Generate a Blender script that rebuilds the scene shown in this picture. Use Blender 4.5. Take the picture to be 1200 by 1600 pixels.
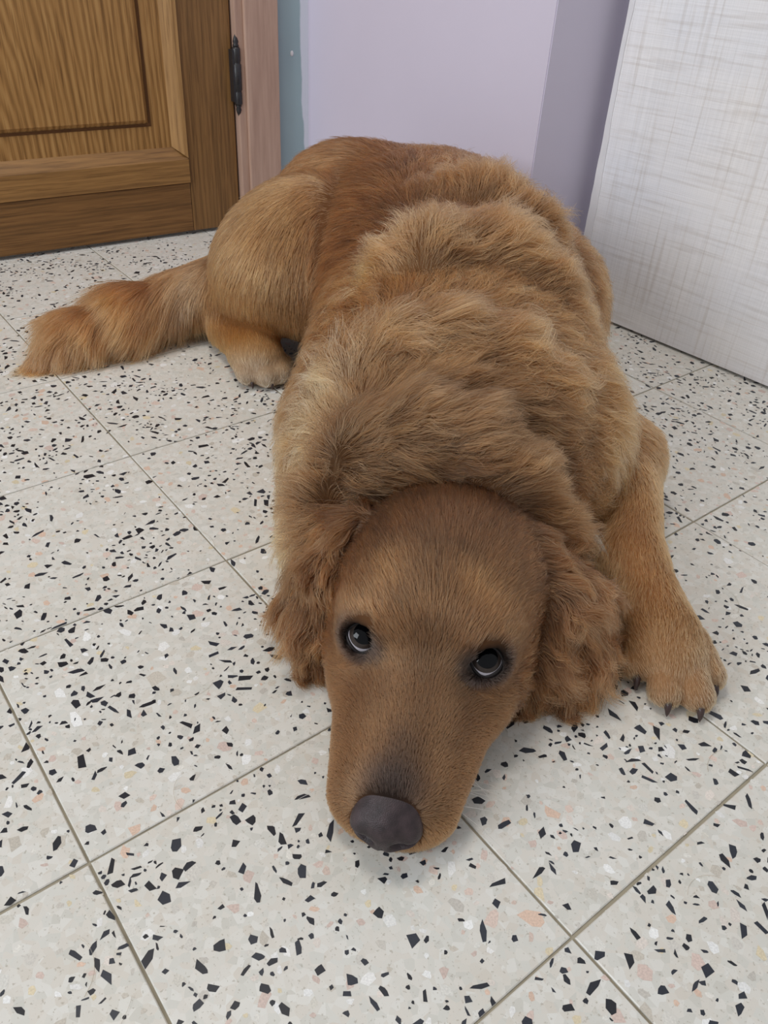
import bpy, bmesh, math, random
import numpy as np
from mathutils import Vector, Matrix, kdtree

# ------------------------------------------------------------------ scene, camera, light
for o in list(bpy.data.objects):
    bpy.data.objects.remove(o, do_unlink=True)
SC = bpy.context.scene
COL = SC.collection
PI = math.pi

FPX, PITCH, ROLL, YAW = 1266.98, 0.936757, 0.064077, -0.694063     # calibrated on the 20 cm floor tiles
CAM = np.array([-0.04096, -0.09978, 0.45837])
cam_d = bpy.data.cameras.new('camera')
cam_d.sensor_fit = 'VERTICAL'
cam_d.sensor_height = 24.0
cam_d.lens = FPX / 1600.0 * 24.0
cam_d.clip_start = 0.01
cam = bpy.data.objects.new('camera', cam_d)
COL.objects.link(cam)
RCAM = Matrix.Rotation(YAW, 3, 'Z') @ Matrix.Rotation(PITCH, 3, 'X') @ Matrix.Rotation(ROLL, 3, 'Z')
cam.matrix_world = Matrix.Translation(Vector(CAM)) @ RCAM.to_4x4()
SC.camera = cam

W = bpy.data.worlds.new('world'); SC.world = W; W.use_nodes = True
W.node_tree.nodes['Background'].inputs[0].default_value = (0.92, 0.95, 1.0, 1)
W.node_tree.nodes['Background'].inputs[1].default_value = 0.49

lamp_d = bpy.data.lights.new('ceiling_lamp_light', 'AREA')
lamp_d.shape = 'DISK'; lamp_d.size = 0.55; lamp_d.energy = 14; lamp_d.color = (1.0, 0.95, 0.88)
lamp = bpy.data.objects.new('ceiling_lamp_light', lamp_d); COL.objects.link(lamp)
lamp.location = (0.0, 0.62, 2.25)

fill_d = bpy.data.lights.new('side_fill_light', 'AREA')  # unseen fill added from the left to brighten lavender wall and leaf; no window modelled
fill_d.shape = 'RECTANGLE'; fill_d.size = 1.2; fill_d.size_y = 1.3; fill_d.energy = 46; fill_d.color = (0.90, 0.95, 1.0)
fill = bpy.data.objects.new('side_fill_light', fill_d); COL.objects.link(fill)
fill.location = (-2.2, 0.35, 1.45); fill.rotation_euler = (math.radians(90), 0, math.radians(-90))

SC.view_settings.view_transform = 'Standard'
SC.view_settings.look = 'None'
SC.view_settings.exposure = 0.0
SC.view_settings.gamma = 1.0
SC.view_settings.use_curve_mapping = False

# ------------------------------------------------------------------ helpers
def lin(r, g, b):
    f = lambda c: ((c / 255) / 12.92) if c / 255 <= 0.04045 else (((c / 255) + 0.055) / 1.055) ** 2.4
    return (f(r), f(g), f(b), 1.0)

def tag(o, label=None, cat=None, group=None, kind=None):
    if label: o['label'] = label
    if cat: o['category'] = cat
    if group: o['group'] = group
    if kind: o['kind'] = kind
    return o

def link(name, me, mat=None, parent=None, smooth=False):
    o = bpy.data.objects.new(name, me); COL.objects.link(o)
    if mat is not None and len(me.materials) == 0: me.materials.append(mat)
    if parent is not None: o.parent = parent
    if smooth and hasattr(me, 'polygons'):
        me.polygons.foreach_set('use_smooth', np.ones(len(me.polygons), bool))
    return o

def bm_obj(name, bm, mat=None, parent=None, smooth=False):
    me = bpy.data.meshes.new(name); bm.normal_update(); bm.to_mesh(me); bm.free()
    return link(name, me, mat, parent, smooth)

def box_bm(x0, x1, y0, y1, z0, z1, bevel=0.0, bm=None):
    own = bm is None
    bm = bm or bmesh.new()
    vs = [bm.verts.new(p) for p in [(x0,y0,z0),(x1,y0,z0),(x1,y1,z0),(x0,y1,z0),(x0,y0,z1),(x1,y0,z1),(x1,y1,z1),(x0,y1,z1)]]
    for f in [(0,3,2,1),(4,5,6,7),(0,1,5,4),(1,2,6,5),(2,3,7,6),(3,0,4,7)]:
        bm.faces.new([vs[i] for i in f])
    if bevel and own:
        bmesh.ops.bevel(bm, geom=list(bm.edges), offset=bevel, segments=2, affect='EDGES', profile=0.6)
    return bm

def empty(name, loc=(0, 0, 0), parent=None):
    o = bpy.data.objects.new(name, None); COL.objects.link(o); o.location = loc
    o.empty_display_size = 0.05
    if parent is not None: o.parent = parent
    return o

class NT:
    """small node-tree writer"""
    def __init__(s, name):
        s.m = bpy.data.materials.new(name); s.m.use_nodes = True
        s.t = s.m.node_tree; s.n = s.t.nodes; s.l = s.t.links
        s.b = s.n['Principled BSDF']
    def node(s, typ, **kw):
        n = s.n.new(typ)
        for k, v in kw.items():
            if k.startswith('i_'):
                key = k[2:]; key = int(key) if key.isdigit() else key.replace('_', ' ')
                s.put(n.inputs[key], v)
            else: setattr(n, k, v)
        return n
    def put(s, sock, v):
        if hasattr(v, 'links'): s.l.new(v, sock)
        else: sock.default_value = v
    def ramp(s, fac, stops, interp='LINEAR'):
        n = s.n.new('ShaderNodeValToRGB'); n.color_ramp.interpolation = interp
        e = n.color_ramp.elements
        while len(e) < len(stops): e.new(0.5)
        for i, (p, c) in enumerate(stops): e[i].position = p; e[i].color = c
        s.put(n.inputs[0], fac); return n.outputs[0]
    def mix(s, fac, a, b, mode='MIX'):
        n = s.n.new('ShaderNodeMix'); n.data_type = 'RGBA'; n.blend_type = mode
        s.put(n.inputs[0], fac); s.put(n.inputs[6], a); s.put(n.inputs[7], b); return n.outputs[2]
    def math(s, op, a, b=0.0, c=0.0):
        n = s.n.new('ShaderNodeMath'); n.operation = op
        s.put(n.inputs[0], a); s.put(n.inputs[1], b); s.put(n.inputs[2], c); return n.outputs[0]
    def coords(s, scale=(1, 1, 1), kind='Object', rot=(0, 0, 0), loc=(0, 0, 0)):
        c = s.n.new('ShaderNodeTexCoord'); m = s.n.new('ShaderNodeMapping')
        s.l.new(c.outputs[kind], m.inputs[0]); m.inputs['Scale'].default_value = scale
        m.inputs['Rotation'].default_value = rot; m.inputs['Location'].default_value = loc
        return m.outputs[0]
    def noise(s, vec, scale, detail=4, rough=0.5, dist=0.0):
        n = s.n.new('ShaderNodeTexNoise'); s.l.new(vec, n.inputs['Vector'])
        n.inputs['Scale'].default_value = scale; n.inputs['Detail'].default_value = detail
        n.inputs['Roughness'].default_value = rough; n.inputs['Distortion'].default_value = dist
        return n.outputs['Fac']
    def bump(s, h, strength=0.2, dist=0.002):
        n = s.n.new('ShaderNodeBump'); s.put(n.inputs['Height'], h)
        n.inputs['Strength'].default_value = strength; n.inputs['Distance'].default_value = dist
        s.l.new(n.outputs[0], s.b.inputs['Normal'])
    def fin(s, color=None, rough=None, spec=None):
        if color is not None: s.put(s.b.inputs['Base Color'], color)
        if rough is not None: s.put(s.b.inputs['Roughness'], rough)
        if spec is not None: s.put(s.b.inputs['Specular IOR Level'], spec)
        return s.m

# ------------------------------------------------------------------ materials of the room
def mat_terrazzo():
    t = NT('terrazzo_matrix')
    v = t.coords(kind='Object')
    oi = t.node('ShaderNodeObjectInfo')
    off = t.node('ShaderNodeVectorMath', operation='SCALE'); t.l.new(oi.outputs['Location'], off.inputs[0]); off.inputs['Scale'].default_value = 3.7
    add = t.node('ShaderNodeVectorMath', operation='ADD'); t.l.new(v, add.inputs[0]); t.l.new(off.outputs[0], add.inputs[1])
    vv = add.outputs[0]
    vor = t.node('ShaderNodeTexVoronoi'); t.l.new(vv, vor.inputs['Vector']); vor.inputs['Scale'].default_value = 190
    cell = t.ramp(vor.outputs['Color'], [(0.0, lin(188, 185, 176)), (0.3, lin(206, 205, 198)), (0.5, lin(210, 203, 193)), (0.68, lin(220, 219, 214)), (0.82, lin(203, 194, 182)), (1.0, lin(214, 212, 206))])
    n1 = t.noise(vv, 9, 3)
    big = t.ramp(n1, [(0.3, lin(203, 200, 189)), (0.7, lin(217, 216, 210))])
    c = t.mix(0.6, big, cell)
    n2 = t.noise(vv, 420, 3, 0.65)
    pit = t.ramp(n2, [(0.33, (1, 1, 1, 1)), (0.39, (0, 0, 0, 1))])
    c = t.mix(t.math('MULTIPLY', pit, 0.5), c, lin(150, 140, 122))
    rough = t.ramp(t.noise(vv, 30, 3), [(0.3, (0.34,) * 3 + (1,)), (0.7, (0.5,) * 3 + (1,))])
    return t.fin(c, rough, 0.35)

def mat_chip():
    t = NT('terrazzo_chips')
    a = t.node('ShaderNodeAttribute', attribute_name='chip_color')
    v = t.coords(kind='Object')
    n = t.noise(v, 900, 2)
    c = t.mix(0.35, a.outputs['Color'], t.ramp(n, [(0.3, (0.55, 0.55, 0.55, 1)), (0.75, (1.25, 1.25, 1.25, 1))]), 'MULTIPLY')
    return t.fin(c, 0.38, 0.35)

def mat_plain(name, col, rough=0.6, spec=0.3, var=0.06, scale=8, bump=0.0, bscale=200):
    t = NT(name)
    v = t.coords()
    n = t.noise(v, scale, 4)
    c = t.mix(1.0, col, t.ramp(n, [(0.25, (1 - var,) * 3 + (1,)), (0.75, (1 + var * 0.4,) * 3 + (1,))]), 'MULTIPLY')
    if bump: t.bump(t.noise(v, bscale, 3), bump, 0.001)
    return t.fin(c, rough, spec)

def mat_oak(name, axis, c0, c1, c2, seed=0.0, arch=False):
    """oak with grain along an axis of the object: 'x' or 'z'"""
    t = NT(name)
    s = (1.0, 6.0, 26.0) if axis == 'x' else (26.0, 6.0, 1.0)
    v = t.coords(scale=s, loc=(seed, seed * 1.7, seed * 0.3))
    n = t.noise(v, 5.0, 6, 0.6, 0.35)
    vr = t.coords(scale=(1.0, 1, 5.0) if axis == 'x' else (5.0, 1, 1.0), loc=(seed, 0, seed))
    wv = t.node('ShaderNodeTexWave', wave_type='RINGS' if arch else 'BANDS', bands_direction='Z' if axis == 'x' else 'X')
    if arch: wv.rings_direction = 'Y'
    wv.inputs['Scale'].default_value = 6.5 if arch else 9.0
    wv.inputs['Distortion'].default_value = 5.0; wv.inputs['Detail'].default_value = 3; wv.inputs['Detail Scale'].default_value = 1.2
    if arch:
        vr = t.coords(scale=(5.5, 1, 1.0), loc=(1.75, 0, -0.16 + seed))
    t.l.new(vr, wv.inputs['Vector'])
    f = t.math('ADD', t.math('MULTIPLY', n, 0.74), t.math('MULTIPLY', wv.outputs['Fac'], 0.26 if arch else 0.10))
    c = t.ramp(f, [(0.22, c0), (0.5, c1), (0.80, c2)])
    vp = t.coords(scale=(6, 120, 240) if axis == 'x' else (240, 120, 6), loc=(seed, 0, 0))
    pores = t.ramp(t.noise(vp, 3.0, 2), [(0.34, (0.55, 0.5, 0.45, 1)), (0.46, (1, 1, 1, 1))])
    c = t.mix(0.7, c, pores, 'MULTIPLY')
    t.bump(f, 0.12, 0.001)
    return t.fin(c, 0.42, 0.35)

def mat_linen():
    t = NT('linen_laminate')
    # coordinates: object y runs along the board, z up
    v1 = t.coords(scale=(1, 5, 900)); v2 = t.coords(scale=(1, 900, 5)); v3 = t.coords(scale=(1, 9, 190), loc=(0, 3, 1)); v4 = t.coords(scale=(1, 190, 7), loc=(0, 1, 5))
    base = t.ramp(t.noise(t.coords(), 7, 3), [(0.3, lin(226, 226, 231)), (0.7, lin(236, 233, 232))])
    a = t.ramp(t.noise(v1, 1.0, 2), [(0.36, (0.93, 0.93, 0.93, 1)), (0.6, (1.03, 1.03, 1.03, 1))])
    b = t.ramp(t.noise(v2, 1.0, 2), [(0.36, (0.93, 0.93, 0.93, 1)), (0.6, (1.03, 1.03, 1.03, 1))])
    d = t.ramp(t.noise(v3, 1.0, 3), [(0.33, lin(196, 184, 172)), (0.47, (1, 1, 1, 1))])
    e = t.ramp(t.noise(v4, 1.0, 3), [(0.32, lin(200, 188, 174)), (0.46, (1, 1, 1, 1))])
    c = t.mix(0.8, t.mix(0.8, base, a, 'MULTIPLY'), b, 'MULTIPLY')
    c = t.mix(0.25, t.mix(0.25, c, d, 'MULTIPLY'), e, 'MULTIPLY')
    return t.fin(c, 0.5, 0.3)

M = {}
M['grout'] = mat_plain('floor_grout', lin(162, 153, 134), 0.9, 0.1, 0.25, 40)
M['terrazzo'] = mat_terrazzo()
M['chip'] = mat_chip()
M['lavender'] = mat_plain('lavender_paint', lin(206, 199, 216), 0.6, 0.25, 0.03, 5, 0.06, 260)
M['white_edge'] = mat_plain('white_edge_band', lin(222, 220, 222), 0.5, 0.3, 0.08, 30)
M['pink_wood'] = None
M['iron'] = mat_plain('black_iron', lin(40, 38, 40), 0.42, 0.5, 0.3, 60, 0.2, 300)
M['linen'] = mat_linen()
oakA = (lin(104, 68, 32), lin(142, 99, 50), lin(166, 122, 68))
M['oak_v'] = mat_oak('oak_stile', 'z', lin(98, 70, 39), lin(132, 96, 56), lin(153, 115, 69), 0.7)
M['oak_h'] = mat_oak('oak_rail', 'x', lin(92, 64, 34), lin(126, 89, 50), lin(148, 111, 67), 2.3)
M['oak_panel'] = mat_oak('oak_panel', 'z', lin(113, 79, 41), lin(155, 114, 65), lin(178, 139, 87), 0.1, arch=True)
M['oak_bead'] = mat_oak('oak_bead', 'z', lin(132, 96, 56), lin(167, 128, 80), lin(187, 149, 99), 1.3)
M['oak_beadh'] = mat_oak('oak_bead_rail', 'x', lin(111, 79, 45), lin(148, 109, 63), lin(170, 130, 81), 4.3)
def mat_pink():
    t = NT('pink_beige_frame_paint')
    v = t.coords(scale=(30, 30, 2.0))
    c = t.ramp(t.noise(v, 3.0, 5, 0.6), [(0.3, lin(162, 132, 117)), (0.55, lin(180, 150, 133)), (0.75, lin(192, 164, 147))])
    return t.fin(c, 0.6, 0.2)
M['pink_wood'] = mat_pink()
def mat_teal():
    t = NT('teal_paint')
    co = t.node('ShaderNodeTexCoord'); sx = t.node('ShaderNodeSeparateXYZ'); t.l.new(co.outputs['Object'], sx.inputs[0])
    n = t.noise(t.coords(scale=(1, 1, 1)), 14, 3)
    edge = t.math('ADD', sx.outputs[0], t.math('MULTIPLY', t.math('SUBTRACT', n, 0.5), 0.014))
    edge = t.math('ADD', edge, t.math('MULTIPLY', sx.outputs[2], 0.030))
    m = t.ramp(t.math('MULTIPLY', t.math('SUBTRACT', edge, 0.1850), 400.0), [(0.0, (0, 0, 0, 1)), (1.0, (1, 1, 1, 1))])
    base = t.ramp(t.noise(t.coords(), 6, 3), [(0.3, lin(152, 172, 178)), (0.7, lin(160, 182, 186))])
    return t.fin(t.mix(m, base, lin(214, 218, 228)), 0.5, 0.3)
M['teal'] = mat_teal()

# ------------------------------------------------------------------ floor: grout bed, tiles, stone chips
TILE = 0.2
rng = random.Random(5)
floor = bm_obj('floor', box_bm(-1.4, 1.6, -1.6, 1.35, -0.03, -0.0016), M['grout'])
floor['kind'] = 'structure'; floor['label'] = 'pale terrazzo tile floor with black chips'

BLACKS = [(36, 39, 47), (42, 46, 56), (32, 34, 41), (48, 52, 61)]
PALES = [(214, 194, 182), (208, 188, 178), (198, 191, 179), (221, 212, 203), (229, 228, 225), (233, 233, 231), (208, 204, 196), (214, 187, 168), (216, 203, 174), (198, 193, 184), (216, 214, 207), (220, 217, 209), (207, 203, 193)]
HALF = TILE / 2 - 0.0008
def chip_poly(r, elong, n):
    ang = sorted(rng.uniform(0, 2 * PI) for _ in range(n))
    for i in range(n): ang[i] = ang[i] * 0.35 + 0.65 * (i + rng.uniform(0.2, 0.8)) * 2 * PI / n
    rot = rng.uniform(0, 2 * PI)
    pts = []
    for a in ang:
        rr = r * rng.uniform(0.66, 1.14)
        x, y = rr * math.cos(a) * elong, rr * math.sin(a) / elong
        pts.append((x * math.cos(rot) - y * math.sin(rot), x * math.sin(rot) + y * math.cos(rot)))
    return pts
def chip_mesh(k):
    verts, faces, cols = [], [], []
    taken = []
    def put(x, y, r, elong, n, col, zz):
        ps = chip_poly(r, elong, n)
        ps = [(min(HALF, max(-HALF, x + a)), min(HALF, max(-HALF, y + b))) for a, b in ps]
        i0 = len(verts)
        for a, b in ps: verts.append((a, b, zz))
        faces.append(list(range(i0, i0 + len(ps))))
        cols.append([lin(*col)] * len(ps))
    for i in range(320):                                   # pale stones first, lower
        r = abs(rng.gauss(0, 0.0018)) + 0.0014
        x, y = rng.uniform(-HALF, HALF), rng.uniform(-HALF, HALF)
        if any((x - a) ** 2 + (y - b) ** 2 < (r + c) ** 2 for a, b, c in taken): continue
        taken.append((x, y, r))
        c = rng.choice(PALES); j = rng.uniform(0.97, 1.03)
        put(x, y, r, rng.uniform(1.0, 1.35), rng.randint(5, 7), tuple(min(255, q * j) for q in c), 0.00005)
    cl = [(rng.uniform(-HALF, HALF), rng.uniform(-HALF, HALF)) for _ in range(16)]
    taken = []
    for i in range(420):
        big = rng.random()
        r = 0.0011 + 0.0033 * big ** 1.9 + (0.0014 if rng.random() < 0.06 else 0)
        if rng.random() < 0.6:
            cx, cy = rng.choice(cl); x, y = rng.gauss(cx, 0.011), rng.gauss(cy, 0.011)
        else:
            x, y = rng.uniform(-HALF, HALF), rng.uniform(-HALF, HALF)
        if abs(x) > HALF or abs(y) > HALF: continue
        if any((x - a) ** 2 + (y - b) ** 2 < ((r + c) * 0.98) ** 2 for a, b, c in taken): continue
        taken.append((x, y, r))
        put(x, y, r, rng.choice([1.0, 1.1, 1.25, 1.4, 1.6, 1.9]), rng.randint(4, 6), rng.choice(BLACKS), 0.00010)
    me = bpy.data.meshes.new('stone_chips'); me.from_pydata(verts, [], faces)
    at = me.color_attributes.new('chip_color', 'FLOAT_COLOR', 'CORNER')
    at.data.foreach_set('color', np.array([c for f in cols for c in f], np.float32).ravel())
    me.materials.append(M['chip']); me.update()
    return me
CHIPS = [chip_mesh(k) for k in range(14)]
def tile_mesh(k):
    g = [0.0009, 0.0007, 0.0011, 0.0006][k]
    bm = box_bm(-0.1 + g, 0.1 - g, -0.1 + g, 0.1 - g, -0.02, 0.0, 0.0)
    top = [e for e in bm.edges if all(v.co.z > -0.001 for v in e.verts)]
    bmesh.ops.bevel(bm, geom=top, offset=0.0006, segments=1, affect='EDGES')
    me = bpy.data.meshes.new('tile'); bm.normal_update(); bm.to_mesh(me); bm.free(); me.materials.append(M['terrazzo'])
    return me
TILES = [tile_mesh(k) for k in range(4)]
for i in range(-4, 6):
    for j in range(-4, 7):
        x, y = (i + 0.5) * TILE, (j + 0.5) * TILE
        if x > 0.95 and y > 0.7: continue
        t = link('tile', TILES[rng.randrange(4)], None, floor)
        t.location = (x, y, -0.00025 * rng.random()); t.rotation_euler.z = rng.randrange(4) * PI / 2
        c = link('stone_chips', CHIPS[rng.randrange(14)], None, t); c['kind'] = 'stuff'

# ------------------------------------------------------------------ walls, oak door, frame, laminate board
DB = Vector((0.60913, 1.19950, 0.0)); DANG = math.radians(-4.08)        # a point on the door's foot line and its direction
def struct(name, bm, mat, parent=None, loc=None, rz=0.0, label=None):
    o = bm_obj(name, bm, mat, parent)
    if loc is not None: o.location = loc; o.rotation_euler.z = rz
    if parent is None: o['kind'] = 'structure'
    if label: o['label'] = label
    return o
# local door frame: +x along the wall to the right, -y towards the room
bm = box_bm(0.1275, 0.200, -0.004, 0.10, -0.002, 2.5); box_bm(-0.86, 0.1275, -0.004, 0.10, 2.13, 2.5, bm=bm); box_bm(-1.6, -0.86, -0.004, 0.10, -0.002, 2.5, bm=bm)
wall_back = struct('wall_back', bm, M['teal'], None, DB, DANG, 'teal painted wall strip beside the pink door frame')
bm = bmesh.new(); bmesh.ops.create_uvsphere(bm, u_segments=10, v_segments=6, radius=1.0)
bmesh.ops.scale(bm, vec=(0.0031, 0.0012, 0.0042), verts=bm.verts)
sp = bm_obj('paint_spot', bm, M['white_edge'], wall_back, True); sp.location = (0.161, -0.0042, 0.268)

bm = box_bm(0.800, 1.30, 0.655, 1.30, -0.002, 2.5)
bmesh.ops.bevel(bm, geom=[e for e in bm.edges if abs(e.verts[0].co.z - e.verts[1].co.z) > 1], offset=0.0012, segments=2, affect='EDGES')
wall_right = struct('wall_right', bm, M['lavender'], None, label='pale lavender painted wall with a shaded end face')

# frame
bm = box_bm(0.0705, 0.128, -0.022, 0.05, -0.001, 2.10, 0.0015)
frame = struct('trim_1', bm, M['pink_wood'], None, DB, DANG, 'pinkish beige painted wooden door frame')
bm = box_bm(0.0565, 0.0712, -0.016, 0.05, -0.001, 2.06, 0.002); bm_obj('rebate_strip', bm, M['pink_wood'], frame)
bm = box_bm(-0.80, 0.0705, -0.022, 0.05, 2.045, 2.13, 0.0015); bm_obj('head_board', bm, M['pink_wood'], frame)
bm = box_bm(-0.862, -0.792, -0.022, 0.05, -0.001, 2.10, 0.0015); bm_obj('side_board', bm, M['pink_wood'], frame)

# oak door: empty at its foot, boards as parts
door = empty('door_1', DB); door.rotation_euler.z = DANG; door['kind'] = 'structure'; door['label'] = 'oak panel door with a black iron hinge'
Y0, Y1 = -0.004, 0.034
S0, S1 = -0.785, 0.0535
bm_obj('stile', box_bm(-0.032, S1, Y0, Y1, 0.006, 2.035, 0.0012), M['oak_v'], door)
bm_obj('stile', box_bm(S0, S0 + 0.085, Y0, Y1, 0.006, 2.035, 0.0012), M['oak_v'], door)
IN0, IN1 = S0 + 0.0855, -0.0325
bm_obj('rail', box_bm(IN0, IN1, Y0, Y1, 0.006, 0.0845, 0.0014), M['oak_h'], door)
bm_obj('rail', box_bm(IN0, IN1, Y0, Y1, 0.92, 1.04, 0.0014), M['oak_h'], door)
bm_obj('rail', box_bm(IN0, IN1, Y0, Y1, 1.93, 2.035, 0.0014), M['oak_h'], door)
def moulding(horizontal, a, b, at, sign, mat):
    """sloping moulding: flat band then a bevel falling back to the panel; profile in (offset, y)"""
    prof = [(0, Y0 - 0.003), (0.036 if horizontal else 0.006, Y0 - 0.003), (0.039 if horizontal else 0.009, Y0 - 0.001), (0.056 if horizontal else 0.024, Y0 + 0.014), (0.056 if horizontal else 0.024, Y1), (0, Y1)]
    bm = bmesh.new(); w = prof[3][0]
    ends = []
    for k, e in enumerate((a, b)):
        ring = []
        for o_, y in prof:
            mit = (max(0.0, o_ - 0.038) / 0.018 * 0.024 if horizontal else o_ * 0.75) * (1 if k == 0 else -1)   # mitred ends
            if horizontal: p = (e + mit, y, at + sign * o_)
            else: p = (at + sign * o_, y, e + mit)
            ring.append(bm.verts.new(p))
        ends.append(ring)
    n = len(prof)
    for i in range(n): bm.faces.new([ends[0][i], ends[0][(i + 1) % n], ends[1][(i + 1) % n], ends[1][i]])
    bm.faces.new(ends[0]); bm.faces.new(list(reversed(ends[1])))
    bmesh.ops.recalc_face_normals(bm, faces=bm.faces)
    return bm_obj('moulding', bm, mat, door)
for z0, z1 in ((0.0858, 0.92), (1.04, 1.93)):
    moulding(True, IN0, IN1, z0, 1, M['oak_beadh']); moulding(True, IN0, IN1, z1, -1, M['oak_beadh'])
    moulding(False, z0 + 0.038, z1 - 0.038, IN1, -1, M['oak_bead']); moulding(False, z0 + 0.038, z1 - 0.038, IN0, 1, M['oak_bead'])
    pa, pb, pz0, pz1 = IN0 + 0.02, IN1 - 0.02, z0 + 0.05, z1 - 0.05
    bm_obj('panel', box_bm(pa, pb, Y0 + 0.0115, Y1 - 0.006, pz0, pz1), M['oak_panel'], door)
    # raised field with the groove's shade coloured in as dark strips round it
    bm = bmesh.new()
    fx0, fx1, fz0, fz1 = IN0 + 0.055, -0.0885, z0 + 0.0905, z1 - 0.0905
    ring = lambda d, y: [bm.verts.new(p) for p in [(fx0 + d, y, fz0 + d), (fx1 - d, y, fz0 + d), (fx1 - d, y, fz1 - d), (fx0 + d, y, fz1 - d)]]
    r0, r1, r2 = ring(0, Y0 + 0.013), ring(0.0012, Y0 + 0.0105), ring(0.006, Y0 + 0.0065)
    for A, B in ((r0, r1), (r1, r2)):
        for i in range(4): bm.faces.new([A[i], A[(i + 1) % 4], B[(i + 1) % 4], B[i]])
    bm.faces.new(r2)
    bmesh.ops.recalc_face_normals(bm, faces=bm.faces)
    bm_obj('raised_field', bm, M['oak_panel'], door)
    GM = mat_plain('groove_shade', lin(84, 54, 28), 0.6, 0.2, 0.2, 50) if 'groove' not in M else M['groove']; M['groove'] = GM
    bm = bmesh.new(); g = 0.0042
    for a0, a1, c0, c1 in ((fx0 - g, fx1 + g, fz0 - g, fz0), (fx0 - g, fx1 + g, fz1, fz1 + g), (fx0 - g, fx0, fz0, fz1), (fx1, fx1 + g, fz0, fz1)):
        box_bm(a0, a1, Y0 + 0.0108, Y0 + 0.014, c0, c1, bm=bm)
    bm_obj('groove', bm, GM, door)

def lathe(prof, seg=20):
    bm = bmesh.new(); rings = []
    for r, z in prof:
        rings.append([bm.verts.new((r * math.cos(2 * PI * i / seg), r * math.sin(2 * PI * i / seg), z)) for i in range(seg)])
    for A, B in zip(rings, rings[1:]):
        for i in range(seg): bm.faces.new([A[i], A[(i + 1) % seg], B[(i + 1) % seg], B[i]])
    bm.faces.new(list(reversed(rings[0]))); bm.faces.new(rings[-1])
    return bm
for hz in (0.0, 1.35):
    hb = bm_obj('hinge', lathe([(0.0058, 0.199), (0.0066, 0.201), (0.0066, 0.2165), (0.0060, 0.2175), (0.0060, 0.2195), (0.0072, 0.2205), (0.0072, 0.2565), (0.0060, 0.2575), (0.0060, 0.2605), (0.0068, 0.2615), (0.0066, 0.2785), (0.0050, 0.281)]), M['iron'], door, True)
    hb.location = (0.0575, -0.0135, hz)
    for sgn, zb in ((1, 0.281), (-1, 0.199)):
        pr = [(0.0042, 0), (0.0050, 0.002), (0.0036, 0.004), (0.0046, 0.007), (0.0032, 0.012), (0.0012, 0.0165), (0.0004, 0.018)]
        if sgn < 0: pr = [(r, -z) for r, z in reversed(pr)]
        f = bm_obj('finial', lathe(pr, 14), M['iron'], hb, True); f.location = (0, 0, zb)
    f = bm_obj('hinge_leaf', box_bm(-0.0085, 0.0, -0.004, 0.014, 0.203, 0.277, 0.0006), M['iron'], hb)
# door knob on the far stile
kb = bm_obj('handle', lathe([(0.024, 0), (0.024, 0.004), (0.010, 0.008), (0.009, 0.03), (0.022, 0.038), (0.026, 0.05), (0.018, 0.062), (0.004, 0.065)]), M['iron'], door, True)
kb.location = (S0 + 0.042, Y0, 0.98); kb.rotation_euler.x = PI / 2

# white linen-look board (a door leaf standing open)
board = empty('door_2', (0.905, 0.633, 0.0)); board.rotation_euler.z = math.radians(3.2)
tag(board, 'tall white linen-textured laminate door leaf with a chipped white edge', kind='structure')
bm = box_bm(0.0, 0.034, -0.75, -0.0018, 0.004, 2.03, 0.0008)
bm_obj('panel', bm, M['linen'], board)
# chipped edge band with an uneven outline
bm = bmesh.new(); NZ = 140; rows = []
for k in range(NZ + 1):
    z = 0.004 + 2.026 * k / NZ
    w = 0.0012 * (0.5 + math.sin(k * 1.3) * 0.3 + rng.uniform(-0.3, 0.3)) if rng.random() < 0.5 else 0.0002
    e = 0.0085 + 0.003 * math.sin(k * 0.21) + 0.0012 * rng.random()
    rows.append([bm.verts.new((-0.0012, -e, z)), bm.verts.new((-0.0012, 0.001 - w, z)), bm.verts.new((0.034, 0.0012 - w * 0.5, z)), bm.verts.new((0.034, -e, z))])
for A, B in zip(rows, rows[1:]):
    for i in range(4): bm.faces.new([A[i], A[(i + 1) % 4], B[(i + 1) % 4], B[i]])
bm.faces.new(rows[0]); bm.faces.new(rows[-1]); bmesh.ops.recalc_face_normals(bm, faces=bm.faces)
bm_obj('edge_band', bm, M['white_edge'], board)
# ------------------------------------------------------------------ dog: implicit body -> one mesh
# dog frame: u to the picture's right, v away from the viewer, z up, origin on the floor under the camera
RU = np.array([math.cos(YAW), math.sin(YAW)]); FV = np.array([-math.sin(YAW), math.cos(YAW)])
def to_world(p):
    p = np.asarray(p, float)
    out = np.empty_like(p)
    out[..., 0] = CAM[0] + p[..., 0] * RU[0] + p[..., 1] * FV[0]
    out[..., 1] = CAM[1] + p[..., 0] * RU[1] + p[..., 1] * FV[1]
    out[..., 2] = p[..., 2]
    return out
def dir_world(d):
    d = np.asarray(d, float); out = np.empty_like(d)
    out[..., 0] = d[..., 0] * RU[0] + d[..., 1] * FV[0]; out[..., 1] = d[..., 0] * RU[1] + d[..., 1] * FV[1]; out[..., 2] = d[..., 2]
    return out

# head frame: x to picture right, y towards the nose, z up
HE = np.array([0.031, 0.373, 0.0]); HA = np.array([-0.177, -0.984, 0.0]); HB = np.array([0.984, -0.177, 0.0])
def H(x, y, z): return HE + HB * x + HA * y + np.array([0, 0, z])

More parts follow.
